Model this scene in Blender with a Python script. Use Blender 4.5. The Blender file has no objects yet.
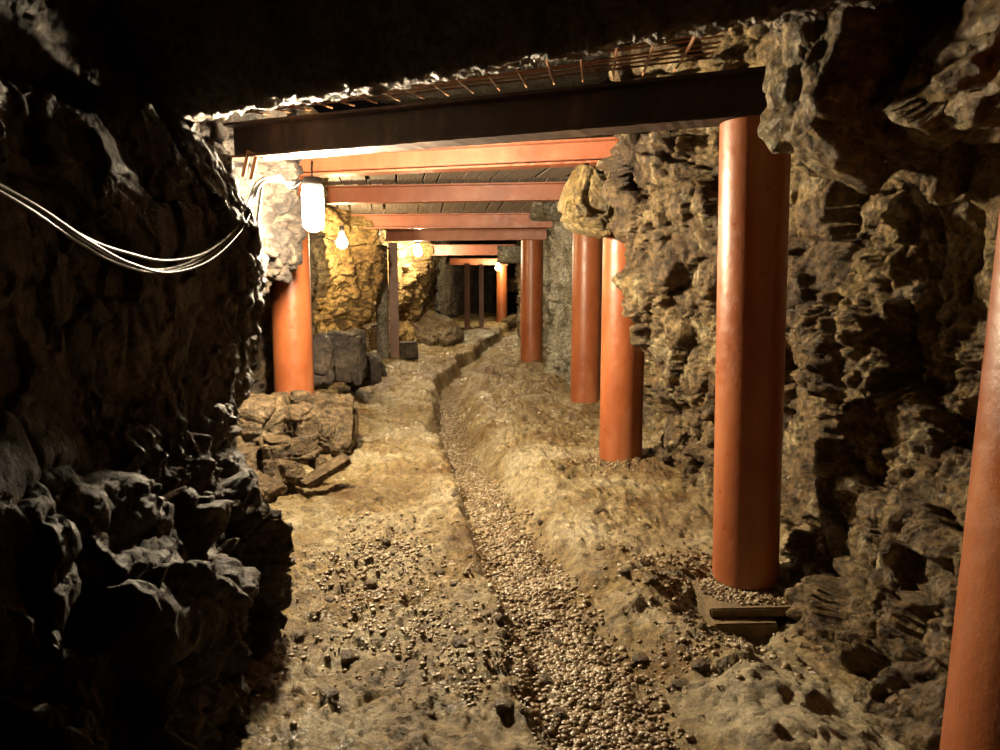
import bpy, bmesh, math, random
import numpy as np
from mathutils import Vector, Matrix
random.seed(7)
SC = bpy.context.scene
COL = SC.collection
H_EYE = 1.3
PITCH = math.atan(93/720.0)
F = 720.0

def W(px, py, d):
    """world point at distance d down the tunnel (authoring measure from the survey of the photo)"""
    u = (px-500)/F; v = -(py-375)/F
    c, s = math.cos(PITCH), math.sin(PITCH)
    y = c + v*s; z = -s + v*c
    k = d/y
    return Vector((u*k, d, H_EYE + z*k))

# ------------------------------------------------------------------ noise
def _h(ix, iy, iz, seed):
    n = (ix.astype(np.int64)*374761393 + iy.astype(np.int64)*668265263 + iz.astype(np.int64)*2147483647 + seed*974634777) & 0xffffffff
    n = ((n ^ (n >> 13))*1274126177) & 0xffffffff
    n = ((n ^ (n >> 16))*2246822519) & 0xffffffff
    return ((n ^ (n >> 15)) & 0xffffff)/float(0xffffff)
def vnoise(x, y, z, seed=0):
    ix, iy, iz = np.floor(x), np.floor(y), np.floor(z)
    fx, fy, fz = x-ix, y-iy, z-iz
    ux, uy, uz = [t*t*t*(t*(t*6-15)+10) for t in (fx, fy, fz)]
    r = 0
    for dx in (0, 1):
        for dy in (0, 1):
            for dz in (0, 1):
                w = (ux if dx else 1-ux)*(uy if dy else 1-uy)*(uz if dz else 1-uz)
                r = r + w*_h(ix+dx, iy+dy, iz+dz, seed)
    return r*2-1
def fbm(x, y, z, oct=4, seed=0, gain=.5):
    a, s, r = 1.0, 1.0, 0
    for o in range(oct):
        r = r + a*vnoise(x*s+o*7.3, y*s+o*3.1, z*s-o*5.7, seed+o); a *= gain; s *= 2.03
    return r
def facets(x, y, z, cell, seed=0, tilt=1.0, ck=.35):
    """broken rock: every cell of a voronoi is a tilted plane; returns height in units of cell"""
    x, y, z = x/cell, y/cell, z/cell
    ix, iy, iz = np.floor(x), np.floor(y), np.floor(z)
    best = np.full(x.shape, 1e9); out = np.zeros(x.shape); sec = np.full(x.shape, 1e9)
    for dx in (-1, 0, 1):
        for dy in (-1, 0, 1):
            for dz in (-1, 0, 1):
                cx, cy, cz = ix+dx, iy+dy, iz+dz
                px = cx+_h(cx, cy, cz, seed); py = cy+_h(cx, cy, cz, seed+1); pz = cz+_h(cx, cy, cz, seed+2)
                d = (x-px)**2+(y-py)**2+(z-pz)**2
                h = (_h(cx, cy, cz, seed+3)-.5)*1.1
                g = [(_h(cx, cy, cz, seed+4+k)-.5)*tilt for k in range(3)]
                val = h+g[0]*(x-px)+g[1]*(y-py)+g[2]*(z-pz)
                m = d < best
                sec = np.where(m, best, np.minimum(sec, d))
                best = np.where(m, d, best); out = np.where(m, val, out)
    crack = np.clip((np.sqrt(sec)-np.sqrt(best))/.16, 0, 1)
    return out-ck*(1-crack)**2
def sstep(a, b, t):
    t = np.clip((t-a)/(b-a), 0, 1); return t*t*(3-2*t)

# ------------------------------------------------------------------ object helpers
def tag(o, label=None, cat=None, group=None, kind=None):
    if label: o['label'] = label
    if cat: o['category'] = cat
    if group: o['group'] = group
    if kind: o['kind'] = kind
    return o
def mesh_obj(name, verts, faces, mat, parent=None, smooth=False):
    me = bpy.data.meshes.new(name)
    me.from_pydata([tuple(v) for v in verts], [], [tuple(f) for f in faces])
    me.update()
    if mat: me.materials.append(mat)
    if smooth: me.polygons.foreach_set('use_smooth', [True]*len(me.polygons))
    o = bpy.data.objects.new(name, me); COL.objects.link(o)
    if parent: o.parent = parent
    return o
def bm_obj(name, bm, mat, parent=None, smooth=False):
    me = bpy.data.meshes.new(name); bmesh.ops.recalc_face_normals(bm, faces=bm.faces)
    bm.to_mesh(me); bm.free()
    me.materials.append(mat)
    if smooth: me.polygons.foreach_set('use_smooth', [True]*len(me.polygons))
    o = bpy.data.objects.new(name, me); COL.objects.link(o)
    if parent: o.parent = parent
    return o
def empty(name, loc, rz=0):
    o = bpy.data.objects.new(name, None); COL.objects.link(o)
    o.location = loc; o.rotation_euler[2] = rz; o.empty_display_size = .1
    return o
def grid_obj(name, P, mat, smooth=True):
    n, m = P.shape[:2]
    me = bpy.data.meshes.new(name)
    me.vertices.add(n*m); me.vertices.foreach_set('co', P.reshape(-1).astype(np.float32))
    i, j = np.meshgrid(np.arange(n-1), np.arange(m-1), indexing='ij')
    a = (i*m+j).ravel()
    q = np.stack([a, a+m, a+m+1, a+1], 1).astype(np.int32)
    me.loops.add(q.size); me.loops.foreach_set('vertex_index', q.ravel())
    me.polygons.add(len(q)); me.polygons.foreach_set('loop_start', np.arange(0, q.size, 4, dtype=np.int32))
    me.update(calc_edges=True); me.validate()
    me.materials.append(mat)
    if smooth: me.polygons.foreach_set('use_smooth', [True]*len(me.polygons))
    o = bpy.data.objects.new(name, me); COL.objects.link(o)
    return o
def bevel_box(bm, size, loc=(0, 0, 0), rot=(0, 0, 0), bev=.004, seg=1):
    r = bmesh.ops.create_cube(bm, size=1)
    M = Matrix.Translation(loc) @ Matrix.Rotation(rot[2], 4, 'Z') @ Matrix.Rotation(rot[1], 4, 'Y') @ Matrix.Rotation(rot[0], 4, 'X') @ Matrix.Diagonal((*size, 1))
    bmesh.ops.transform(bm, matrix=M, verts=r['verts'])
    if bev:
        es = set(e for v in r['verts'] for e in v.link_edges)
        bmesh.ops.bevel(bm, geom=list(es), offset=bev, segments=seg, affect='EDGES')
def tube_mesh(name, pts, r, mat, parent=None, sides=8):
    vs, fs = [], []
    n = len(pts)
    for i, p in enumerate(pts):
        p = Vector(p)
        t = (Vector(pts[min(i+1, n-1)])-Vector(pts[max(i-1, 0)])).normalized()
        a = t.cross(Vector((0, 0, 1)))
        if a.length < 1e-3: a = t.cross(Vector((1, 0, 0)))
        a.normalize(); b = t.cross(a).normalized()
        for k in range(sides):
            an = 2*math.pi*k/sides
            vs.append(p+(a*math.cos(an)+b*math.sin(an))*r)
    for i in range(n-1):
        for k in range(sides):
            k2 = (k+1) % sides
            fs.append((i*sides+k, i*sides+k2, (i+1)*sides+k2, (i+1)*sides+k))
    fs.append(tuple(range(sides))[::-1]); fs.append(tuple(range((n-1)*sides, n*sides)))
    return mesh_obj(name, vs, fs, mat, parent, True)
def catmull(P, n=10):
    P = [Vector(p) for p in P]; P = [P[0]*2-P[1]]+P+[P[-1]*2-P[-2]]
    out = []
    for i in range(1, len(P)-2):
        for k in range(n):
            t = k/n
            out.append(.5*((2*P[i])+(P[i+1]-P[i-1])*t+(2*P[i-1]-5*P[i]+4*P[i+1]-P[i+2])*t*t+(3*P[i]-P[i-1]-3*P[i+1]+P[i+2])*t**3))
    out.append(P[-2]); return out

# ------------------------------------------------------------------ materials
class NT:
    def __init__(s, name):
        s.m = bpy.data.materials.new(name); s.m.use_nodes = True
        s.t = s.m.node_tree; s.b = s.t.nodes['Principled BSDF']
    def n(s, typ, **kw):
        nd = s.t.nodes.new(typ)
        for k, v in kw.items():
            if k in nd.inputs: nd.inputs[k].default_value = v
            else: setattr(nd, k, v)
        return nd
    def l(s, a, b): s.t.links.new(a, b)
    def coord(s): return s.n('ShaderNodeTexCoord').outputs['Object']
    def noise(s, scale, detail=6, rough=.6, vec=None, stretch=None, dist=0):
        vec = vec or s.coord()
        if stretch:
            mp = s.n('ShaderNodeMapping'); mp.inputs['Scale'].default_value = stretch; s.l(vec, mp.inputs['Vector']); vec = mp.outputs[0]
        nd = s.n('ShaderNodeTexNoise'); nd.inputs['Scale'].default_value = scale; nd.inputs['Detail'].default_value = detail
        nd.inputs['Roughness'].default_value = rough; nd.inputs['Distortion'].default_value = dist
        s.l(vec, nd.inputs['Vector']); return nd.outputs['Fac']
    def ramp(s, fac, stops):
        r = s.n('ShaderNodeValToRGB'); e = r.color_ramp.elements
        while len(e) < len(stops): e.new(.5)
        for i, (p, c) in enumerate(stops):
            e[i].position = p; e[i].color = (*c, 1) if len(c) == 3 else c
        s.l(fac, r.inputs[0]); return r.outputs[0]
    def mix(s, fac, a, b, mode='MIX'):
        x = s.n('ShaderNodeMix', data_type='RGBA', blend_type=mode)
        for sock, v in ((x.inputs[0], fac), (x.inputs[6], a), (x.inputs[7], b)):
            if isinstance(v, (int, float)): sock.default_value = v
            elif isinstance(v, tuple): sock.default_value = (*v, 1)
            else: s.l(v, sock)
        return x.outputs[2]
    def mr(s, v, a, b):
        m = s.n('ShaderNodeMapRange'); m.inputs['From Min'].default_value = a; m.inputs['From Max'].default_value = b; s.l(v, m.inputs['Value']); return m.outputs[0]
    def bump(s, h, strength, dist, prev=None):
        b = s.n('ShaderNodeBump'); b.inputs['Strength'].default_value = strength; b.inputs['Distance'].default_value = dist
        s.l(h, b.inputs['Height'])
        if prev: s.l(prev, b.inputs['Normal'])
        return b.outputs[0]
    def out(s, col, rough, normal=None, spec=.5, metal=0):
        for sock, v in ((s.b.inputs['Base Color'], col), (s.b.inputs['Roughness'], rough)):
            if isinstance(v, (int, float)): sock.default_value = v
            elif isinstance(v, tuple): sock.default_value = (*v, 1)
            else: s.l(v, sock)
        s.b.inputs['Specular IOR Level'].default_value = spec; s.b.inputs['Metallic'].default_value = metal
        if normal: s.l(normal, s.b.inputs['Normal'])
        return s.m
def g(v): return (v, v, v)
def rock_mat(name, dark, mid, light, pale, rough=(.3, .75), bs=1.0, palebias=.0, zone=None):
    t = NT(name); c = t.coord()
    a = t.noise(2.2, 8, .65, c, dist=.4)
    base = t.ramp(a, [(.34, dark), (.48, mid), (.62, light)])
    p = t.noise(3.7, 5, .6, c, dist=1.2)
    pm = t.ramp(p, [(.56-palebias, g(0)), (.64-palebias, g(1))])
    col = t.mix(pm, base, pale)
    sp = t.ramp(t.noise(26, 5, .75, c), [(.40, g(.22)), (.5, g(.75)), (.62, g(1.35))])
    col = t.mix(.85, col, sp, 'MULTIPLY')
    col = t.mix(1.0, col, g(.74), 'MULTIPLY')
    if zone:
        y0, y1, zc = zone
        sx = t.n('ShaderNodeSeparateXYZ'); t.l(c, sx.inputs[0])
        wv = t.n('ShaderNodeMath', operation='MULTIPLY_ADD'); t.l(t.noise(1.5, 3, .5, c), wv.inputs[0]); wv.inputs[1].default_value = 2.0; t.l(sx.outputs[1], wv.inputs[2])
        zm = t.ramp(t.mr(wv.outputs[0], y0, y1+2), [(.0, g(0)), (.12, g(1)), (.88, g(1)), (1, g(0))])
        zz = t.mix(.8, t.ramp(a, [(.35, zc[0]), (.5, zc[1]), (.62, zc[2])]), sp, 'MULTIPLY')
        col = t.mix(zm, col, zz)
    r = t.ramp(t.noise(9, 5, .6, c), [(.35, g(rough[0])), (.65, g(rough[1]))])
    v = t.n('ShaderNodeTexVoronoi', feature='F1'); v.inputs['Scale'].default_value = 46; t.l(c, v.inputs['Vector'])
    nrm = t.bump(t.noise(13, 9, .75, c), 1.0*bs, .085)
    nrm = t.bump(t.noise(48, 6, .75, c), 1.0*bs, .028, nrm)
    nrm = t.bump(v.outputs['Distance'], .35*bs, .008, nrm)
    return t.out(col, r, nrm, .5)
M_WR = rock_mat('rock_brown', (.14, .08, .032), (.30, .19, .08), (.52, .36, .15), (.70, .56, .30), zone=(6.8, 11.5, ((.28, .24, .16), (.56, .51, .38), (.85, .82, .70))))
M_WL = rock_mat('rock_left', (.025, .016, .012), (.065, .045, .032), (.12, .085, .055), (.17, .13, .085), rough=(.5, .85), bs=.75, zone=(6.9, 14.5, ((.16, .09, .03), (.38, .24, .08), (.55, .40, .16))))  # base tones cut down so the shadow on the left wall reads near black
M_CEIL = rock_mat('rock_ceiling', (.16, .12, .09), (.30, .24, .18), (.42, .35, .27), (.45, .37, .27))
M_YEL = rock_mat('rock_yellow', (.22, .13, .045), (.44, .29, .10), (.55, .40, .16), (.55, .45, .25))
M_BOULD = rock_mat('rock_boulder', (.16, .10, .05), (.30, .20, .10), (.42, .31, .17), (.42, .34, .22))
M_PALE = rock_mat('rock_pale', (.17, .13, .07), (.36, .29, .17), (.50, .44, .31), (.66, .63, .52), palebias=.06)

def floor_mat():
    t = NT('mud_floor'); c = t.coord()
    a = t.noise(1.6, 8, .65, c, dist=.6)
    base = t.ramp(a, [(.36, (.20, .115, .04)), (.5, (.38, .275, .125)), (.62, (.58, .48, .30))])
    sp = t.ramp(t.noise(24, 6, .75, c), [(.38, g(.3)), (.5, g(.85)), (.62, g(1.3))])
    col = t.mix(.8, base, sp, 'MULTIPLY')
    col = t.mix(1.0, col, g(.85), 'MULTIPLY')
    wet = t.noise(2.6, 4, .55, c)
    r = t.ramp(wet, [(.42, g(.2)), (.56, g(.55))])
    n = t.bump(t.noise(9, 8, .7, c, stretch=(1, .75, 1)), 1.0, .055)
    n = t.bump(t.noise(42, 6, .75, c), 1.0, .02, n)
    return t.out(col, r, n, .5)
M_FLOOR = floor_mat()
def peb_mat():
    t = NT('pebbles'); c = t.coord()
    v = t.n('ShaderNodeTexVoronoi'); v.inputs['Scale'].default_value = 35; t.l(c, v.inputs['Vector'])
    sep = t.n('ShaderNodeSeparateColor'); t.l(v.outputs['Color'], sep.inputs[0])
    col = t.ramp(sep.outputs[0], [(0, (.07, .045, .02)), (.5, (.17, .115, .055)), (.85, (.27, .20, .12)), (1, (.42, .36, .26))])
    return t.out(col, .38, t.bump(t.noise(80, 4, .6, c), .3, .006), .5)
M_PEB = peb_mat()
def paint_mat(name, c1, c2, chip=(.10, .06, .05), rough=.34):
    t = NT(name); c = t.coord()
    a = t.noise(5, 6, .6, c, stretch=(1, 1, .5))
    base = t.ramp(a, [(.35, c1), (.65, c2)])
    ch = t.ramp(t.noise(26, 6, .7, c), [(.68, g(0)), (.72, g(1))])
    col = t.mix(ch, base, chip)
    dust = t.ramp(t.noise(3, 7, .7, c, stretch=(1, 1, .35)), [(.5, g(0)), (.75, g(.35))])
    col = t.mix(dust, col, (.42, .24, .13))
    r = t.ramp(t.noise(18, 5, .6, c), [(.3, g(rough-.08)), (.7, g(rough+.16))])
    n = t.bump(t.noise(20, 5, .65, c), .25, .01)
    n = t.bump(t.noise(120, 3, .6, c), .2, .002, n)
    return t.out(col, r, n, .5)
M_POST = paint_mat('red_oxide_post', (.22, .058, .019), (.31, .095, .032))
M_BEAM = paint_mat('red_oxide_beam', (.23, .063, .025), (.32, .10, .045), rough=.42)
M_BEAMD = paint_mat('shaded_dark_beam', (.02, .012, .010), (.045, .022, .016), rough=.5)  # shade painted in: near-black colour for the nearest beam's unlit front face
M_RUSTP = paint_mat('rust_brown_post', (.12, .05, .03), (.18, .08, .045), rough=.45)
M_GREYP = rock_mat('weathered_grey_post', (.16, .14, .11), (.28, .25, .19), (.38, .34, .26), (.4, .38, .3), bs=.4)
def plank_mat():
    t = NT('ceiling_board'); c = t.coord()
    a = t.noise(7, 6, .6, c, stretch=(6, .5, 1))
    col = t.ramp(a, [(.3, (.10, .08, .065)), (.55, (.22, .19, .16)), (.75, (.36, .32, .27))])
    n = t.bump(t.noise(12, 6, .7, c, stretch=(8, .6, 1)), .6, .01)
    return t.out(col, .6, n)
M_PLANK = plank_mat()
def conc_mat():
    t = NT('gritty_slab'); c = t.coord()
    col = t.ramp(t.noise(22, 6, .7, c), [(.35, (.09, .06, .03)), (.65, (.22, .15, .07))])
    return t.out(col, .65, t.bump(t.noise(50, 6, .75, c), .8, .012))
M_CONC = conc_mat()
def simple(name, col, rough, metal=0):
    t = NT(name); c = t.coord()
    cc = t.ramp(t.noise(30, 3, .5, c), [(.3, tuple(x*.8 for x in col)), (.7, col)])
    return t.out(cc, rough, t.bump(t.noise(60, 3, .5, c), .1, .002), .5, metal)
M_CABLE = simple('cable_grey', (.04, .038, .038), .5)
M_CABLEW = simple('cable_white', (.14, .135, .13), .5)
M_FIX = simple('fitting_dark', (.10, .10, .11), .4)
M_RUST = simple('rusty_wire', (.32, .15, .07), .55)
def emis(name, col, s):
    m = bpy.data.materials.new(name); m.use_nodes = True; nt = m.node_tree; nt.nodes.clear()
    e = nt.nodes.new('ShaderNodeEmission'); e.inputs[0].default_value = (*col, 1); e.inputs[1].default_value = s
    o = nt.nodes.new('ShaderNodeOutputMaterial'); nt.links.new(e.outputs[0], o.inputs[0]); return m

# ------------------------------------------------------------------ floor
GY = [-1, 1.5, 2.2, 3.1, 4.0, 4.8, 6.0, 7.0, 8.5, 10.5, 14, 18, 22]
GX = [.48, .38, .29, .14, .0, -.15, -.37, -.52, -.60, -.48, -.08, .38, .9]
def gx(y): return np.interp(y, GY, GX)
def gw(y): return np.interp(y, [-1, 2.2, 3.5, 5, 7, 10, 22], [.20, .19, .16, .14, .13, .10, .09])
def rise(y): return np.interp(y, [-1, 6.5, 9.8, 18, 22], [0, 0, .17, .30, .36])
def floor_z(x, y, fine=True):
    x = np.asarray(x, float); y = np.asarray(y, float); o = np.zeros_like(x+y)
    wob = .05*vnoise(y*1.7, o, o+4.2, 11)+.03*vnoise(y*5, o, o+1.2, 12)
    dx = x-gx(y)-wob; w = gw(y)
    # left bank of the gutter is a sharp step further in, worn flush towards the camera
    depth = np.interp(y, [-1, 2.4, 4, 5.5, 22], [.05, .05, .10, .17, .18])
    left = sstep(-w-.07, -w+.015, dx); right = 1-sstep(w-.03, w+.16, dx)
    z = -depth*left*right
    z = z+.06*sstep(w+.05, w+.3, dx)                      # right hand bench a little prouder
    z = z-.05*sstep(w+.3, w+.55, dx)*sstep(3.5, 2.5, y)
    z = z+.02*sstep(-w-.02, -w-.15, dx)*sstep(3, 5, y)
    z = z-.11*np.exp(-(((x-.98)/.30)**2+((y-2.72)/.30)**2)**2)
    z = z+.12*sstep(1.15, 1.6, x)+.10*sstep(-1.2, -1.8, x)
    z = z+rise(y)
    z = z+.028*fbm(x*1.3, y*1.1, o, 3, 21)
    if fine:
        rg = 1-.6*left*right
        z = z+.015*rg*facets(x+.03*vnoise(x*9, y*9, o, 5), y, o, .13, 31, 1.5, .12)+.018*rg*fbm(x*11, y*9, o, 4, 41, .6)
        z = z+.05*sstep(0, .5, fbm(x*2.1, y*1.9, o+2, 3, 61))*facets(x, y, o, .22, 71, 1.2, .1)*rg*.12
        z = z+.011*rg*facets(x, y, o, .045, 35, 1.9, .25)
    return z
def adapt(y0, y1, a, b):
    ys = [y0]
    while ys[-1] < y1: ys.append(ys[-1]+max(a, b*ys[-1]))
    return np.array(ys)
ys = adapt(.3, 23, .011, .0045); xs = np.arange(-2.3, 2.0, .011)
Y, X = np.meshgrid(ys, xs, indexing='ij')
P = np.stack([X, Y, floor_z(X, Y)], -1)
fl = grid_obj('floor', P[:, ::-1], M_FLOOR); tag(fl, kind='structure')

# ------------------------------------------------------------------ walls
def table(ds, zs, T):
    ds = np.array(ds); zs = np.array(zs); T = np.array(T)
    def f(y, z):
        i = np.clip(np.searchsorted(ds, y)-1, 0, len(ds)-2); j = np.clip(np.searchsorted(zs, z)-1, 0, len(zs)-2)
        a = np.clip((y-ds[i])/(ds[i+1]-ds[i]), 0, 1); b = np.clip((z-zs[j])/(zs[j+1]-zs[j]), 0, 1)
        a = a*a*(3-2*a)*.5+a*.5; b = b*b*(3-2*b)*.5+b*.5
        return (T[i, j]*(1-a)+T[i+1, j]*a)*(1-b)+(T[i, j+1]*(1-a)+T[i+1, j+1]*a)*b
    return f
LZ = [0, .40, .58, 1.0, 1.5, 1.90, 2.0]
LT = [(.3, (-.85, -.88, -1.0, -1.08, -1.10, -1.12, -1.3)),
      (1.2, (-.84, -.86, -1.02, -1.20, -1.20, -1.24, -1.4)),
      (2.0, (-.83, -.84, -1.0, -1.22, -1.23, -1.30, -1.5)),
      (2.5, (-.85, -.88, -1.02, -1.18, -1.18, -1.32, -1.6)),
      (2.9, (-.95, -1.05, -1.14, -1.09, -1.09, -1.32, -1.65)),
      (3.15, (-1.12, -1.18, -1.20, -1.10, -1.06, -1.28, -1.65)),
      (3.4, (-1.25, -1.28, -1.28, -1.20, -1.14, -1.28, -1.6)),
      (3.8, (-1.5, -1.5, -1.5, -1.45, -1.42, -1.46, -1.5)),
      (4.3, (-1.75, -1.75, -1.7, -1.58, -1.55, -1.52, -1.5)),
      (4.7, (-1.9, -1.9, -1.9, -1.68, -1.45, -1.42, -1.42)),
      (5.02, (-1.95, -1.95, -1.95, -1.80, -1.42, -1.39, -1.39)),
      (5.25, (-2.0, -2.0, -2.0, -1.95, -1.65, -1.6, -1.6)),
      (5.45, (-2.05, -2.05, -2.05, -2.05, -2.0, -1.98, -1.95)),
      (6.1, (-2.05, -2.05, -2.05, -2.05, -2.0, -1.95, -1.95)),
      (6.4, (-1.95, -1.95, -1.9, -1.70, -1.60, -1.60, -1.6)),
      (6.8, (-1.95, -1.95, -1.9, -1.72, -1.62, -1.62, -1.6)),
      (7.2, (-1.95, -1.95, -1.95, -2.05, -2.1, -2.1, -2.1)),
      (8.3, (-1.9, -1.9, -1.95, -2.05, -2.05, -2.0, -2.0)),
      (9.0, (-1.85, -1.85, -1.85, -1.7, -1.45, -1.45, -1.45)),
      (9.7, (-1.9, -1.9, -1.9, -1.9, -1.85, -1.9, -1.9)),
      (11.2, (-1.75, -1.75, -1.8, -1.85, -1.85, -1.8, -1.8)),
      (12.3, (-1.2, -1.3, -1.5, -1.35, -1.15, -1.2, -1.2)),
      (12.9, (-1.25, -1.4, -1.5, -1.35, -1.12, -1.1, -1.1)),
      (13.6, (-1.4,)*7), (15, (-1.35,)*7), (17, (-1.35,)*7), (20, (-1.1,)*7), (23, (-.4,)*7)]
lw = table([r[0] for r in LT], LZ, [r[1] for r in LT])
RZ = [0, .4, .9, 1.4, 1.75, 2.1, 2.5]
RT = [(.3, (1.3, 1.38, 1.45, 1.5, 1.5, 1.45, 1.4)),
      (1.3, (1.30, 1.42, 1.5, 1.55, 1.5, 1.45, 1.35)),
      (2.0, (1.22, 1.38, 1.6, 1.62, 1.5, 1.3, 1.15)),
      (2.4, (1.18, 1.38, 1.58, 1.6, 1.28, .92, .78)),
      (2.8, (1.26, 1.40, 1.52, 1.56, 1.46, 1.38, 1.3)),
      (3.05, (1.30, 1.40, 1.46, 1.50, 1.46, 1.42, 1.4)),
      (3.38, (1.34, 1.38, 1.40, 1.44, 1.42, 1.40, 1.4)),
      (3.9, (1.26, 1.20, 1.14, 1.10, 1.06, 1.06, 1.06)),
      (4.3, (1.12, 1.02, .89, .76, .67, .64, .64)),
      (4.58, (1.20, 1.15, 1.05, .95, .86, .82, .82)),
      (5.0, (1.28, 1.25, 1.2, 1.15, 1.15, 1.12, 1.12)),
      (5.7, (1.25, 1.2, 1.15, 1.12, 1.1, 1.1, 1.1)),
      (6.3, (1.10, 1.05, 1.0, .98, .96, .96, .96)),
      (7.2, (1.2, 1.18, 1.15, 1.15, 1.12, 1.12, 1.12)),
      (8.2, (.78, .76, .78, .80, .78, .74, .70)),
      (9.0, (.62, .62, .66, .70, .70, .66, .62)),
      (9.8, (.72, .72, .74, .78, .78, .75, .72)),
      (11, (.6,)*7), (12.4, (.38,)*7), (14, (.42,)*7), (16, (.55,)*7), (18, (.75,)*7), (20, (1.0,)*7), (23, (1.5,)*7)]
rw = table([r[0] for r in RT], RZ, [r[1] for r in RT])
def make_wall(name, fn, sgn, mat, z0=-.35, z1=2.75, seed=100, calm=None):
    ys = adapt(.3, 23, .010, .0032); zs = np.arange(z0, z1, .011)
    Y, Z = np.meshgrid(ys, zs, indexing='ij'); O = np.zeros_like(Y)
    wy = Y+.10*fbm(Y*1.7, Z*1.7, O, 3, seed); wz = Z+.10*fbm(Y*1.7, Z*1.7, O+9, 3, seed+5)
    X0 = fn(wy, wz)
    far = np.interp(Y, [0, 8, 14], [1, .9, .8])
    s1 = facets(wy, wz*.8, X0, .42, seed+10, 1.5); s2 = facets(wy+.02*vnoise(Y*20, Z*20, O, 3), wz, X0, .15, seed+20, 1.6)
    s3 = facets(wy, wz, X0+.01*vnoise(Y*40, Z*40, O, 4), .055, seed+30, 1.5)
    big = fbm(Y*.9, Z*.9, O, 2, seed+50)
    rough = .35+.65*sstep(-.3, .5, vnoise(Y*2.3, Z*2.3, O+3, seed+60))
    s4 = facets(wy, wz+.01*vnoise(Y*60, Z*60, O, 8), X0, .026, seed+37, 1.5)
    amp = 1.0 if calm is None else 1-(1-calm[2])*sstep(calm[1], calm[0], Y)*sstep(.55, .95, Z)
    D = (.12*s1+.068*s2+.036*s3*rough+.014*s4*rough+.04*big+.024*fbm(Y*14, Z*14, O, 3, seed+70, .6)*rough)*far*amp
    # displaced along the wall's own normal, so steep returns break up like the faces do
    xy = np.gradient(X0, axis=0)/np.gradient(Y, axis=0); xz = np.gradient(X0, axis=1)/np.gradient(Z, axis=1)
    for _ in range(6):
        for q in (xy, xz):
            q[1:-1] = (q[:-2]+2*q[1:-1]+q[2:])/4; q[:, 1:-1] = (q[:, :-2]+2*q[:, 1:-1]+q[:, 2:])/4
    L = np.sqrt(1+xy*xy+xz*xz)
    Xn = X0-sgn*D/L
    Yn = Y+sgn*D*xy/L+.02*fbm(Y*6, Z*6, O+5, 2, seed+80); Zn = Z+sgn*D*xz/L+.02*fbm(Y*6, Z*6, O+15, 2, seed+90)
    P = np.stack([Xn, Yn, Zn], -1)
    if sgn > 0: P = P[::-1]
    o = grid_obj(name, P, mat); tag(o, kind='structure'); return o
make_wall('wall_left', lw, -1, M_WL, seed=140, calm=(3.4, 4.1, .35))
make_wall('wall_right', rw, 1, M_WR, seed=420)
# rock that closes the bend at the far end
xs = np.arange(-1.6, 2.4, .03); zs = np.arange(-.2, 2.7, .03)
X, Z = np.meshgrid(xs, zs, indexing='ij'); O = np.zeros_like(X)
P = np.stack([X, 22.3+.2*X+.25*facets(X, Z, O, .6, 5, 1.5)+.1*fbm(X*4, Z*4, O, 3, 8), Z], -1)
tag(grid_obj('wall_back', P, M_WL), kind='structure')

# ------------------------------------------------------------------ ceiling
def lip_y(x): return np.interp(x, [-1.6, -1.35, .75, 1.6], [3.40, 3.27, 2.12, 1.7])
def ceil_z(X, Y):
    O = np.zeros_like(X)
    ly = lip_y(X)+.02*fbm(X*3, O, O, 3, 900)
    d = Y-ly
    lipz = 2.035+.02*vnoise(X*1.1, O, O, 901)
    near = lipz+.40*sstep(0, -.10, d)-.3*np.minimum(d, 0)
    beh = lipz+.22*d+sstep(.22, .27, d)*.34
    z = np.where(d < 0, near, beh)
    z = np.where(Y > 5, np.maximum(z, np.interp(Y, [5, 8, 9, 12, 23], [2.42, 2.42, 2.3, 2.12, 2.2])), z)
    ond = (d > -.12) & (d < .25)
    a = np.where(ond, .22, np.where(d < 0, .6, 1.0))
    z = z+a*(.06*facets(X, Y, O, .33, 910, 1.4)+.02*facets(X, Y, O, .1, 920, 1.4))+.016*facets(X, Y, O, .045, 930, 1.6)+.012*fbm(X*16, Y*16, O, 3, 940)
    return z
ys = adapt(.3, 23, .012, .0045); xs = np.arange(-2.4, 2.1, .012)
Y, X = np.meshgrid(ys, xs, indexing='ij')
tag(grid_obj('ceiling', np.stack([X, Y, ceil_z(X, Y)], -1), M_CEIL), kind='structure')

# ------------------------------------------------------------------ steel posts
def pipe(name, x, y, z0, z1, r, mat, label, group=None, seam=None, cap=True, lean=0):
    root = empty(name, (x, y, z0)); h = z1-z0
    tag(root, label, 'post', group)
    bm = bmesh.new(); n = 48; prof = [(r-.006, 0), (r, .004), (r, h*.33), (r, h*.66), (r, h-.004), (r-.006, h)]
    rings = []
    for (rr, z) in prof:
        rings.append([bm.verts.new((rr*math.cos(2*math.pi*k/n)+lean*z, rr*math.sin(2*math.pi*k/n), z)) for k in range(n)])
    for a, b in zip(rings, rings[1:]):
        for k in range(n): bm.faces.new((a[k], a[(k+1) % n], b[(k+1) % n], b[k]))
    bm.faces.new(rings[0][::-1]); bm.faces.new(rings[-1])
    o = bm_obj('pipe', bm, mat, root, True)
    m = o.modifiers.new('edge', 'EDGE_SPLIT'); m.split_angle = math.radians(50)
    if seam is not None:
        a = seam
        pts = [(math.cos(a)*r+lean*z, math.sin(a)*r, z) for z in np.linspace(.02, h-.02, 30)]
        tube_mesh('weld_seam', pts, .004, mat, root, 6)
    return root
B1Z, B2Z, B3Z = 1.945, 2.10, 2.09
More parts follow.
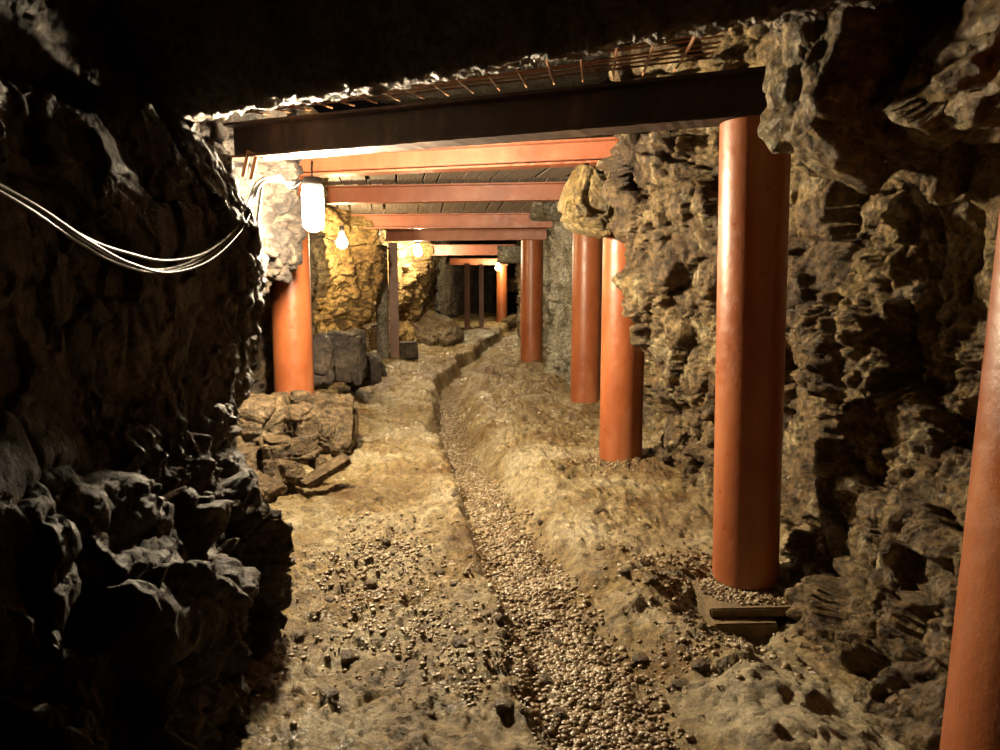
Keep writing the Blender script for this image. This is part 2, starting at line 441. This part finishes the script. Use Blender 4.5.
POSTS = [
 (1.070, 1.36, .03, 2.02, .15, math.radians(238), 'red steel post with a weld seam cut off by the right edge'),
 (1.075, 3.02, .012, B1Z-.004, .138, None, 'largest red steel post, standing on stacked plates, holding the nearest beam'),
 (.855, 5.0, .02, B2Z-.004, .15, None, 'red steel post half hidden at its top by the craggy right rock'),
 (.865, 7.2, .0, B3Z-.004, .15, None, 'slimmer looking red post on a slab just left of the craggy rock'),
 (.43, 9.8, .15, 1.855, .15, None, 'red post standing at the foot of the grey right wall before the bend'),
 (.045, 17.6, .22, 1.70, .13, None, 'small orange lit post at the far end beside the last lamp'),
 (-1.66, 5.75, .05, B2Z-.004, .155, None, 'red steel post on the left behind the boulder pile')]
for (x, y, z0, z1, r, seam, lab) in POSTS:
    pipe('steel_post', x, y, z0, z1, r, M_POST, lab, seam=seam, lean=.025 if y < 2 else -.022 if y < 4 else 0)
# grey timber/pipe prop and slim dark section posts on the left
pipe('grey_prop', -1.63, 10.0, .1, 1.80, .085, M_GREYP, 'weathered grey round prop on the left beside a dark steel section')
def hpost(x, y, z0, z1, rz, label, mat=M_BEAMD, w=.13):
    bm = bmesh.new(); h = z1-z0
    bevel_box(bm, (w, .012, h), (0, -w/2, h/2), bev=.002); bevel_box(bm, (w, .012, h), (0, w/2, h/2), bev=.002)
    bevel_box(bm, (.01, w-.012, h), (0, 0, h/2), bev=0)
    o = bm_obj('steel_section_post', bm, mat); o.location = (x, y, z0); o.rotation_euler[2] = rz
    tag(o, label, 'post'); return o
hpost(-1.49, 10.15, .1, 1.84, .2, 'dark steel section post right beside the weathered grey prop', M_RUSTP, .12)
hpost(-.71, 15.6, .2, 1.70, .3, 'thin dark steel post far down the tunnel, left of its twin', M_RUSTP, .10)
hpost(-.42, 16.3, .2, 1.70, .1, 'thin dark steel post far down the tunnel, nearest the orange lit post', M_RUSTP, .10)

# ------------------------------------------------------------------ beams (rolled I sections)
def ibeam(xa, ya, xb, yb, z, hgt, wid, mat, label, zb=None, ft=.014):
    """z = underside; runs a -> b"""
    zb = z if zb is None else zb
    a = Vector((xa, ya, z)); b = Vector((xb, yb, zb)); L = (b-a).length
    root = empty('steel_beam', a); d = (b-a).normalized()
    root.rotation_euler = (0, -math.asin(d.z), math.atan2(d.y, d.x))
    tag(root, label, 'beam', kind='thing')
    def strip(name, y0, y1, z0, z1, jit):
        n = max(8, int(L/.03)); vs = []; fs = []
        rnd = random.Random(name+label)
        for i in range(n+1):
            x = L*i/n
            j = [rnd.uniform(-jit, jit) for _ in range(4)]
            vs += [(x, y0+j[0], z0+j[1]*.5), (x, y1+j[2], z0+j[1]*.5), (x, y1+j[2], z1), (x, y0+j[0], z1)]
        for i in range(n):
            p = i*4
            for k in range(4): fs.append((p+k, p+(k+1) % 4, p+4+(k+1) % 4, p+4+k))
        fs.append((3, 2, 1, 0)); fs.append((n*4, n*4+1, n*4+2, n*4+3))
        return mesh_obj(name, vs, fs, mat, root)
    strip('flange', -wid/2, wid/2, 0, ft, .0025); strip('flange', -wid/2, wid/2, hgt-ft, hgt, .001)
    strip('web', -.005, .005, ft, hgt-ft, 0)
    return root
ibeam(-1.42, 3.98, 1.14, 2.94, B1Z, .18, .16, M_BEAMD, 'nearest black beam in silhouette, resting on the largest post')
ibeam(-1.80, 5.75, .98, 4.98, B2Z, .16, .15, M_BEAM, 'bright orange beam just behind the black one')
ibeam(-2.10, 7.55, .90, 7.15, B3Z, .17, .15, M_BEAM, 'worn red beam directly behind the bright orange beam')
ibeam(-2.05, 8.9, .62, 8.65, 1.935, .17, .15, M_BEAM, 'dull purple red beam, third lit one from the front')
ibeam(-1.58, 10.15, .62, 9.75, 1.86, .16, .15, M_BEAM, 'orange beam resting on the post before the bend')
ibeam(-1.15, 12.2, .25, 12.0, 1.74, .17, .15, M_BEAM, 'short pale lit beam beyond the post before the bend')
ibeam(-1.20, 17.4, .18, 17.6, 1.705, .15, .15, M_BEAM, 'farthest beam, above the last lamp')

# ------------------------------------------------------------------ boards over the beams
def boards(y0, y1, z0, z1, xa, xb, skew, label, group, seed):
    rnd = random.Random(seed); x = xa; first = None; w = .135
    bm = bmesh.new(); L = math.hypot(y1-y0, z1-z0)
    bevel_box(bm, (w-.014, L, .025), (0, L/2, .0125), bev=.003)
    src = bm_obj('roof_board', bm, M_PLANK); tag(src, label, 'board', group, 'thing')
    k = 0
    while x < xb:
        o = src if k == 0 else src.copy()
        if k: COL.objects.link(o)
        yy = y0+(x-xa)*skew
        o.location = (x, yy, z0+rnd.uniform(.0, .008))
        o.rotation_euler = (math.atan2(z1-z0, y1-y0), rnd.uniform(-.03, .03), rnd.uniform(-.012, .012)+.16)
        x += w; k += 1
boards(5.62, 7.5, B2Z+.165, B3Z+.175, -1.75, .85, -.21, 'dark ceiling board over the bright orange and worn red beams', 'boards between the bright orange and worn red beams', 1)
boards(7.45, 8.85, B3Z+.205, 2.11, -1.9, .7, -.12, 'dark ceiling board spanning worn red and dull purple beams', 'boards between the worn red and dull purple beams', 2)
boards(8.8, 10.0, 2.11, 2.03, -1.7, .5, -.14, 'dark ceiling board spanning the dull purple beam and the beam before the bend', 'boards before the bend', 3)

# rusty mesh over the near bay
bars = bmesh.new()
def bar(bm, a, b, r=.004, sag=0):
    a, b = Vector(a), Vector(b); n = 8
    prev = None
    d = (b-a).normalized(); s = d.cross(Vector((0, 0, 1))).normalized(); u = s.cross(d)
    for i in range(n+1):
        t = i/n; p = a.lerp(b, t)+Vector((0, 0, -sag*4*t*(1-t)))
        ring = [bm.verts.new(p+(s*math.cos(k*math.pi/2.5)+u*math.sin(k*math.pi/2.5))*r) for k in range(5)]
        if prev:
            for k in range(5): bm.faces.new((prev[k], prev[(k+1) % 5], ring[(k+1) % 5], ring[k]))
        prev = ring
for k in range(17):
    x = -1.35+k*.125; y0 = float(lip_y(x))+.24; y1 = 3.98-(x+1.42)*.405
    bar(bars, (x, y0, 2.14), (x+.1, y1+.1, 2.20), .0055, random.uniform(0, .02))
for k in range(9):
    t = (k+.5)/9
    a = Vector((-1.4, 3.42, 2.15)).lerp(Vector((-1.35, 3.98, 2.19)), t); b = Vector((.75, 2.35, 2.15)).lerp(Vector((.85, 3.05, 2.19)), t)
    bar(bars, a, b, .0045, random.uniform(.0, .02))
o = bm_obj('wire_mesh', bars, M_RUST); tag(o, 'rusty wire mesh above the nearest black beam', 'mesh')

# ------------------------------------------------------------------ base plates
def slab(name, x0, x1, y0, y1, z0, z1, rz, mat, label, cat='slab', jag=.006):
    bm = bmesh.new(); bevel_box(bm, (x1-x0, y1-y0, z1-z0), (0, 0, (z1-z0)/2), bev=.006, seg=2)
    bmesh.ops.subdivide_edges(bm, edges=[e for e in bm.edges if e.calc_length() > .05], cuts=7, use_grid_fill=True)
    for v in bm.verts:
        n = vnoise(np.array([v.co.x*18]), np.array([v.co.y*18]), np.array([v.co.z*18]), 77)[0]
        v.co.x += n*jag; v.co.z += n*jag*.5; v.co.y -= n*jag
    o = bm_obj(name, bm, mat); o.location = ((x0+x1)/2, (y0+y1)/2, z0); o.rotation_euler[2] = rz
    tag(o, label, cat); return o
slab('base_plate', .83, 1.18, 2.73, 3.22, -.03, .009, .04, M_CONC, 'gritty upper plate directly under the largest red post', 'plate')
slab('base_block', .83, 1.09, 2.68, 3.16, -.15, -.032, .04, M_CONC, 'thick lower block under the upper plate of the largest post', 'block')
slab('base_plate', .60, 1.12, 4.68, 5.22, -.06, .018, -.12, M_CONC, 'gravel covered plate under the half hidden red post', 'plate')
slab('base_plate', .52, 1.12, 6.75, 7.45, -.12, -.003, -.06, M_CONC, 'flat slab under the slimmer looking red post', 'plate')
slab('base_plate', .18, .62, 9.5, 10.05, .04, .148, 0, M_CONC, 'low plate under the post before the bend', 'plate')

# ------------------------------------------------------------------ boulders and blocks
def rock(name, loc, size, seed, mat, label, cat='rock', group=None, rot=None, sub=5, box=.42, amp=.2, fac=.95):
    bm = bmesh.new(); bmesh.ops.create_icosphere(bm, subdivisions=sub, radius=1)
    V = np.array([v.co[:] for v in bm.verts])
    q = np.sign(V)*np.abs(V)**(1-box)                       # squarer
    q = q/np.maximum(np.max(np.abs(q), 1)[:, None], 1e-6)*np.linalg.norm(q, axis=1)[:, None]**.0*(1-box*.0)
    V2 = V*(1-box)+q*box
    s = seed*3.7
    f = facets(V[:, 0]+s, V[:, 1]+s, V[:, 2]+s, fac, seed, 1.6)
    n = fbm(V[:, 0]*2+s, V[:, 1]*2, V[:, 2]*2, 4, seed+3)
    n2 = fbm(V[:, 0]*9+s, V[:, 1]*9, V[:, 2]*9, 3, seed+9)
    V2 = V2*(1+amp*f+amp*.35*n+.03*n2)[:, None]*np.array(size)[None]
    for v, c in zip(bm.verts, V2): v.co = c
    o = bm_obj(name, bm, mat, None, sub > 3); o.location = loc
    rr = random.Random(seed); o.rotation_euler = rot or (rr.uniform(-.3, .3), rr.uniform(-.3, .3), rr.uniform(0, 6.28))
    tag(o, label, cat, group); return o
def rk(px, py, d, size, seed, label, **kw):
    mat = kw.pop('mat', M_BOULD); cat = kw.pop('cat', 'rock'); nm = kw.pop('name', 'boulder')
    return rock(nm, W(px, py, d), size, seed, mat, label, cat, **kw)
rk(256, 420, 4.75, (.235, .21, .165), 3, 'largest rounded boulder on the pile left of the red post', rot=(0, .15, .2), amp=.16, fac=1.1)
rk(300, 422, 4.85, (.12, .11, .10), 4, 'brown chunk on the pile right against the foot of the left post', box=.55)
rk(277, 449, 4.42, (.085, .09, .07), 5, 'angular brown chunk in the middle of the boulder pile', box=.6)
rk(302, 449, 4.50, (.095, .09, .075), 6, 'split looking chunk below the one touching the post', box=.6)
rk(283, 473, 4.28, (.105, .10, .07), 8, 'lowest broad chunk at the front of the boulder pile', box=.6)
rk(326, 430, 4.85, (.055, .07, .07), 9, 'small upright chunk at the right end of the pile')
rk(300, 398, 5.05, (.07, .07, .05), 10, 'small stone on top of the pile touching the left post')
rk(240, 462, 4.45, (.14, .15, .10), 12, 'shadowed boulder at the left foot of the pile')
rk(258, 490, 4.10, (.13, .14, .07), 13, 'low earthy boulder in front of the pile')
rk(222, 442, 4.6, (.12, .14, .13), 41, 'dark boulder wedged against the left wall')
rk(281, 402, 5.1, (.08, .08, .06), 42, 'small angular stone behind the largest pile boulder')
rk(336, 447, 4.75, (.045, .05, .04), 43, 'fist sized stone at the right foot of the pile')
rk(318, 462, 4.5, (.05, .05, .04), 44, 'small chunk tucked against the flat leaning slab')
# flat stone slab leaning at the foot
o = rk(326, 471, 4.35, (.16, .05, .022), 15, 'long flat slab leaning at the right foot of the pile', name='flat_slab', rot=(.15, -.35, .75), box=.9, amp=.10)
# blocks behind
rk(333, 423, 5.35, (.17, .18, .23), 17, 'squared grey block standing right of the left red post', name='stone_block', box=.62, amp=.2, fac=.8, rot=(.0, .06, .1), mat=M_BOULD)
rk(317, 360, 6.25, (.14, .18, .22), 18, 'rounded block just behind the left red post', name='stone_block', box=.5, amp=.22, fac=.8, rot=(0, 0, .2), mat=M_WL)
rk(341, 357, 6.9, (.22, .22, .24), 19, 'wide dark block below the yellow lit rock', name='stone_block', box=.62, amp=.2, fac=.8, rot=(0, .03, .1), mat=M_WL)
rk(362, 370, 7.6, (.20, .22, .17), 20, 'low shadowed block between wide block and grey prop', name='stone_block', box=.5, amp=.22, fac=.8, mat=M_WL)
rk(404, 350, 10.3, (.19, .16, .11), 22, 'small dark block at the foot of the grey prop', name='stone_block', box=.9, amp=.08, rot=(0, -.05, .1), mat=M_WL)
rk(430, 333, 12.6, (.50, .40, .24), 23, 'low tan boulder beyond the grey prop, under the hanging rock')
rk(476, 345, 15.0, (.25, .3, .12), 24, 'flat rock at the foot of the thin dark posts')
# outcrops on the right
rk(594, 204, 4.74, (.18, .20, .19), 26, 'yellow rock block jutting from the craggy rock over two red posts', mat=M_YEL, rot=(0, .35, .1), box=.6, amp=.14, name='hanging_rock')
rk(556, 212, 8.3, (.30, .30, .10), 27, 'grey rock shelf jutting out beside the dull purple beam', mat=M_PALE, rot=(0, .05, 0), box=.7, name='hanging_rock')
rk(510, 255, 12.0, (.20, .3, .13), 28, 'square pale block at the end of the short pale beam', mat=M_PALE, rot=(0, 0, 0), box=.95, amp=.08, name='hanging_rock')
rk(982, 64, 1.94, (.13, .24, .17), 36, 'rock ridge high at the right edge above the post with the weld seam', mat=M_WR, rot=(0, .5, .2), box=.35, amp=.34, fac=.6, name='hanging_rock')
rk(856, 78, 2.38, (.29, .22, .27), 33, 'dark rock hanging low in front of the top of the largest post', mat=M_WR, rot=(0, .25, .3), box=.35, amp=.28, fac=.7, name='hanging_rock')
# rocks at the far bend
for i, (px, py, d, s, lab) in enumerate([(514, 285, 19, .3, 'tan lit rock on the wall right of the last lamp'), (480, 335, 16, .22, 'low lit rock before the small orange post'), (512, 322, 17.4, .22, 'dark stone right of the small orange post foot')]):
    rk(px, py, d, (s, s, s*.6), 50+i, lab, mat=M_BOULD)
# small foot stones behind the half hidden post
for i, (px, py, d, s, lab) in enumerate([(676, 432, 4.45, (.07, .08, .13), 'upright stone leaning on the craggy rock right of the half hidden post'), (700, 420, 4.3, (.07, .07, .06), 'rounded stone perched beside the upright stone'), (664, 455, 4.7, (.05, .05, .04), 'bluish grey stone beside the half hidden post foot'),
      (836, 585, 2.85, (.10, .09, .10), 'brown boulder at the wall foot right of the largest post')]):
    rk(px, py, d, s, 70+i, lab)

# loose stones on the path
src = []
for k in range(4):
    s = rock('loose_stone', (0, 0, 0), (.022, .018, .012), 90+k, M_BOULD, 'small loose stone lying on the trodden mud path', 'stone', 'small loose stones on the path', sub=2); src.append(s)
spots = [(348, 668), (440, 575), (455, 595), (470, 560), (420, 640), (500, 640), (386, 545), (330, 600), (545, 690), (560, 730), (505, 735), (400, 700), (430, 735), (310, 570), (350, 560), (370, 585), (455, 500), (560, 560), (600, 560), (625, 590), (650, 600), (555, 640), (640, 660), (700, 690), (590, 640), (380, 500), (415, 470), (520, 540), (680, 700), (300, 640), (330, 720), (470, 700), (600, 520), (560, 480), (540, 520), (460, 660)]
for i, (px, py) in enumerate(spots):
    d = H_EYE*F/max(py-282, 1); p = W(px, py, d*.98)
    zz = float(floor_z(p.x, p.y))
    o = src[i] if i < 4 else src[i % 4].copy()
    if i >= 4: COL.objects.link(o)
    o.location = (p.x, p.y, zz+.006); o.rotation_euler = (0, 0, random.uniform(0, 6)); k = random.uniform(.6, 1.6); o.scale = (k, k, k)

# ------------------------------------------------------------------ gravel (uncountable)
def pebbles(name, pts, smin, smax, label, seed, mat=M_PEB, top=None):
    bm = bmesh.new(); bmesh.ops.create_icosphere(bm, subdivisions=2, radius=1)
    V = np.array([v.co[:] for v in bm.verts]); Fc = np.array([[v.index for v in f.verts] for f in bm.faces]); bm.free()
    rs = np.random.RandomState(seed); n = len(pts)
    s = smin+(smax-smin)*rs.rand(n)**2
    sc = np.stack([s*(.9+.5*rs.rand(n)), s*(.8+.4*rs.rand(n)), s*(.5+.3*rs.rand(n))], 1)
    a = rs.rand(n)*6.28; tl = (rs.rand(n)-.5)*.8
    nz = 1+.22*vnoise(V[None, :, 0]*1.3+np.arange(n)[:, None]*3.1, V[None, :, 1]*1.3+V[None, :, 2]*0, V[None, :, 2]*1.3+0*np.arange(n)[:, None], 5)
    Q = V[None]*nz[..., None]*sc[:, None]
    x, y, z = Q[..., 0], Q[..., 1], Q[..., 2]
    x, z = x*np.cos(tl)[:, None]-z*np.sin(tl)[:, None], x*np.sin(tl)[:, None]+z*np.cos(tl)[:, None]
    x, y = x*np.cos(a)[:, None]-y*np.sin(a)[:, None], x*np.sin(a)[:, None]+y*np.cos(a)[:, None]
    pz = floor_z(pts[:, 0], pts[:, 1])+s*.25 if top is None else top+s*.4
    Q = np.stack([x+pts[:, :1], y+pts[:, 1:2], z+pz[:, None]], -1).reshape(-1, 3)
    T = (Fc[None]+(np.arange(n)*len(V))[:, None, None]).reshape(-1, 3).astype(np.int32)
    me = bpy.data.meshes.new(name); me.vertices.add(len(Q)); me.vertices.foreach_set('co', Q.astype(np.float32).ravel())
    me.loops.add(T.size); me.loops.foreach_set('vertex_index', T.ravel()); me.polygons.add(len(T))
    me.polygons.foreach_set('loop_start', np.arange(0, T.size, 3, dtype=np.int32)); me.update(calc_edges=True)
    me.polygons.foreach_set('use_smooth', [True]*len(T)); me.materials.append(mat)
    o = bpy.data.objects.new(name, me); COL.objects.link(o); tag(o, label, 'gravel', kind='stuff'); return o
rs = np.random.RandomState(3)
yy = 1.7+(9-1.7)*rs.rand(15000)**1.6
off = np.clip(rs.randn(15000)*.5, -1.15, 1.15)
pts = np.stack([gx(yy)+off*gw(yy)*1.02, yy], 1)
pebbles('gutter_gravel', pts, .005, .013, 'pale gravel filling the gutter that winds down the tunnel', 1)
def patch(cx, cy, rx, ry, n):
    p = rs.randn(n, 2)*.45; return np.stack([cx+p[:, 0]*rx, cy+p[:, 1]*ry], 1)
pts = np.concatenate([patch(-.6, 3.3, .35, .6, 1100), patch(-.35, 2.6, .5, .5, 500), patch(.95, 2.95, .3, .35, 600), patch(.75, 4.9, .3, .3, 400), patch(.7, 3.1, .3, .4, 250), patch(.1, 2.3, .4, .3, 500), patch(.75, 2.4, .35, .3, 250)])
pebbles('floor_grit', pts, .004, .012, 'fine brown grit scattered over the trodden mud', 2)

px_ = rs.rand(900, 2); pts = np.stack([.85+.32*px_[:, 0], 2.76+.44*px_[:, 1]], 1)
pts = pts[np.hypot(pts[:, 0]-1.07, pts[:, 1]-3.02) < .28+.0*pts[:, 0]]; pts = pts[np.hypot(pts[:, 0]-1.08, pts[:, 1]-3.02) > .145]
pebbles('plate_grit', pts, .004, .010, 'fine grit heaped on the upper plate around the largest post', 4, top=.009)
# ------------------------------------------------------------------ lamps
WARM = (1.0, .80, .52)
def bulb_lamp(x, y, z, r, strength, label, col=WARM, up=.16):
    root = empty('bulb_lamp', (x, y, z+up)); tag(root, label, 'lamp')
    bm = bmesh.new(); n = 20
    prof = [(0, -r), (r*.5, -r*.87), (r*.87, -r*.5), (r, 0), (r*.9, r*.45), (r*.6, r*.95), (r*.42, r*1.4), (r*.40, r*1.7)]
    prev = None
    for (rr, zz) in prof:
        if rr == 0: ring = [bm.verts.new((0, 0, zz))]
        else: ring = [bm.verts.new((rr*math.cos(2*math.pi*k/n), rr*math.sin(2*math.pi*k/n), zz)) for k in range(n)]
        if prev:
            for k in range(n):
                if len(prev) == 1: bm.faces.new((prev[0], ring[k], ring[(k+1) % n]))
                else: bm.faces.new((prev[k], prev[(k+1) % n], ring[(k+1) % n], ring[k]))
        prev = ring
    b = bm_obj('bulb', bm, emis('glow', col, strength), root, True); b.location = (0, 0, -up)
    bm = bmesh.new(); bmesh.ops.create_cone(bm, cap_ends=True, segments=20, radius1=r*.5, radius2=r*.42, depth=r*1.4, matrix=Matrix.Translation((0, 0, r*2.3-up)))
    bm_obj('lamp_socket', bm, M_FIX, root, True)
    tube_mesh('flex', [(0, 0, r*2.8-up), (.004, .003, r*3.2-up), (0, 0, 0)], .005, M_CABLE, root)
    return root
# main bulkhead lamp
LX, LY, LZ_ = W(313, 209, 4.08)
root = empty('bulkhead_lamp', (LX, LY, LZ_+.16)); tag(root, 'large blazing white work lamp below the left end of the nearest beam', 'lamp')
bm = bmesh.new(); n = 24; prev = None; R_ = .058; hh = .125
prof = [(0, -hh)]+[(R_*math.sin(a), -hh+R_*.8-R_*.8*math.cos(a)) for a in (.3, .6, .9, 1.2, 1.57)]+[(R_, 0), (R_, hh*.7), (R_*.85, hh*.9)]
for (rr, zz) in prof:
    ring = [bm.verts.new((0, 0, zz))] if rr == 0 else [bm.verts.new((rr*math.cos(2*math.pi*k/n), rr*math.sin(2*math.pi*k/n), zz)) for k in range(n)]
    if prev:
        for k in range(n):
            if len(prev) == 1: bm.faces.new((prev[0], ring[k], ring[(k+1) % n]))
            else: bm.faces.new((prev[k], prev[(k+1) % n], ring[(k+1) % n], ring[k]))
    prev = ring
b = bm_obj('glass_globe', bm, emis('glow_main', (1.0, .81, .54), 2350), root, True); b.location = (0, 0, -.16)
bm = bmesh.new(); bmesh.ops.create_cone(bm, cap_ends=True, segments=24, radius1=.062, radius2=.045, depth=.06, matrix=Matrix.Translation((0, 0, -.16+hh*.9+.028)))
bm_obj('lamp_cap', bm, M_FIX, root, True)
tube_mesh('hanger', [(0, 0, -.01), (0, .0, .05), (0, .01, .10)], .006, M_FIX, root)
p = W(342, 243, 8.0); bulb_lamp(*p, .062, 540, 'round bulb hanging against the yellow lit rock', (1, .72, .36), up=.2)
p = W(418, 252, 11.4); bulb_lamp(*p, .065, 780, 'bright bulb hanging right of the dark section post', (1, .80, .5), up=.16)
p = W(498, 268, 17.0); bulb_lamp(*p, .06, 750, 'last small bulb beside the far orange post', (1, .78, .42), up=.1)

# ------------------------------------------------------------------ cables
base = [(-40, 168, 1.25), (30, 208, 1.45), (80, 240, 1.7), (120, 258, 1.95), (160, 267, 2.25), (200, 257, 2.6), (232, 232, 3.0), (248, 205, 3.3), (258, 183, 3.6)]
offs = [(0, 0), (5, -6), (-2, 5), (8, 3)]
labs = ['thickest grey cable of the drooping bundle on the left wall', 'upper cable of the drooping bundle, lying closest to the rock', 'lowest hanging cable of the drooping bundle', 'thin cable crossing the drooping bundle at its lowest point']
for i, ((ox, oy), lab) in enumerate(zip(offs, labs)):
    pts = []
    for j, (px, py, d) in enumerate(base):
        k = math.sin(math.pi*j/(len(base)-1))
        pts.append(W(px+ox*(.3+k), py+oy*(k+.25*math.sin(j*2+i))+(i-1.5)*2.2*math.sin(j*1.3+i), d-.02*i))
    pts.append(W(270+3*i, 181-2*i, 4.0)); pts.append(W(290, 182+i*2, 4.12)); pts.append((LX-.01*i, LY-.01, LZ_+.165))
    o = tube_mesh('cable', catmull(pts, 8), [.006, .005, .0045, .004][i], M_CABLE if i != 1 else M_CABLEW, sides=7)
    tag(o, lab, 'cable')
pts = [W(205, 252, 2.66), W(222, 242, 2.9), W(238, 246, 3.2), W(254, 238, 3.4), W(258, 215, 3.5), W(262, 186, 3.7)]
tag(tube_mesh('cable', catmull(pts, 8), .007, M_CABLEW, sides=7), 'pale stiff cable branching off the bundle up to the beam end', 'cable')
pts = [W(326, 238, 8.0), W(350, 246, 8.1), W(375, 243, 9.3), W(395, 250, 10.3), W(418, 243, 11.3)]
tag(tube_mesh('cable', catmull(pts, 8), .008, M_CABLE, sides=6), 'slack cable strung between the two left bulbs', 'cable')
for i, (px, py) in enumerate([(246, 160), (254, 163)]):
    bm = bmesh.new(); bevel_box(bm, (.02, .02, .14), bev=.003); bevel_box(bm, (.05, .02, .015), (.015, 0, .06), bev=.003)
    o = bm_obj('cable_hook', bm, M_RUST); o.location = W(px, py+4, 3.86); o.rotation_euler = (0, .25, .2)
    tag(o, ['rusty cable hook left of its neighbour at the black beam end', 'rusty cable hook nearer the lamp at the black beam end'][i], 'hook')

# ------------------------------------------------------------------ camera, world, view
w = bpy.data.worlds.new('underground'); SC.world = w; w.use_nodes = True
w.node_tree.nodes['Background'].inputs[0].default_value = (.02, .012, .01, 1); w.node_tree.nodes['Background'].inputs[1].default_value = .15
cam = bpy.data.cameras.new('camera'); co = bpy.data.objects.new('camera', cam); COL.objects.link(co)
co.location = (0, 0, H_EYE); co.rotation_euler = (math.pi/2-PITCH, 0, 0)
cam.lens = 36*F/1000; cam.sensor_width = 36; cam.clip_start = .05
SC.camera = co
SC.cycles.diffuse_bounces = 2
vs = SC.view_settings; vs.view_transform = 'Standard'; vs.look = 'None'; vs.gamma = 1; vs.use_curve_mapping = False; vs.exposure = 0
SC.display_settings.display_device = 'sRGB'
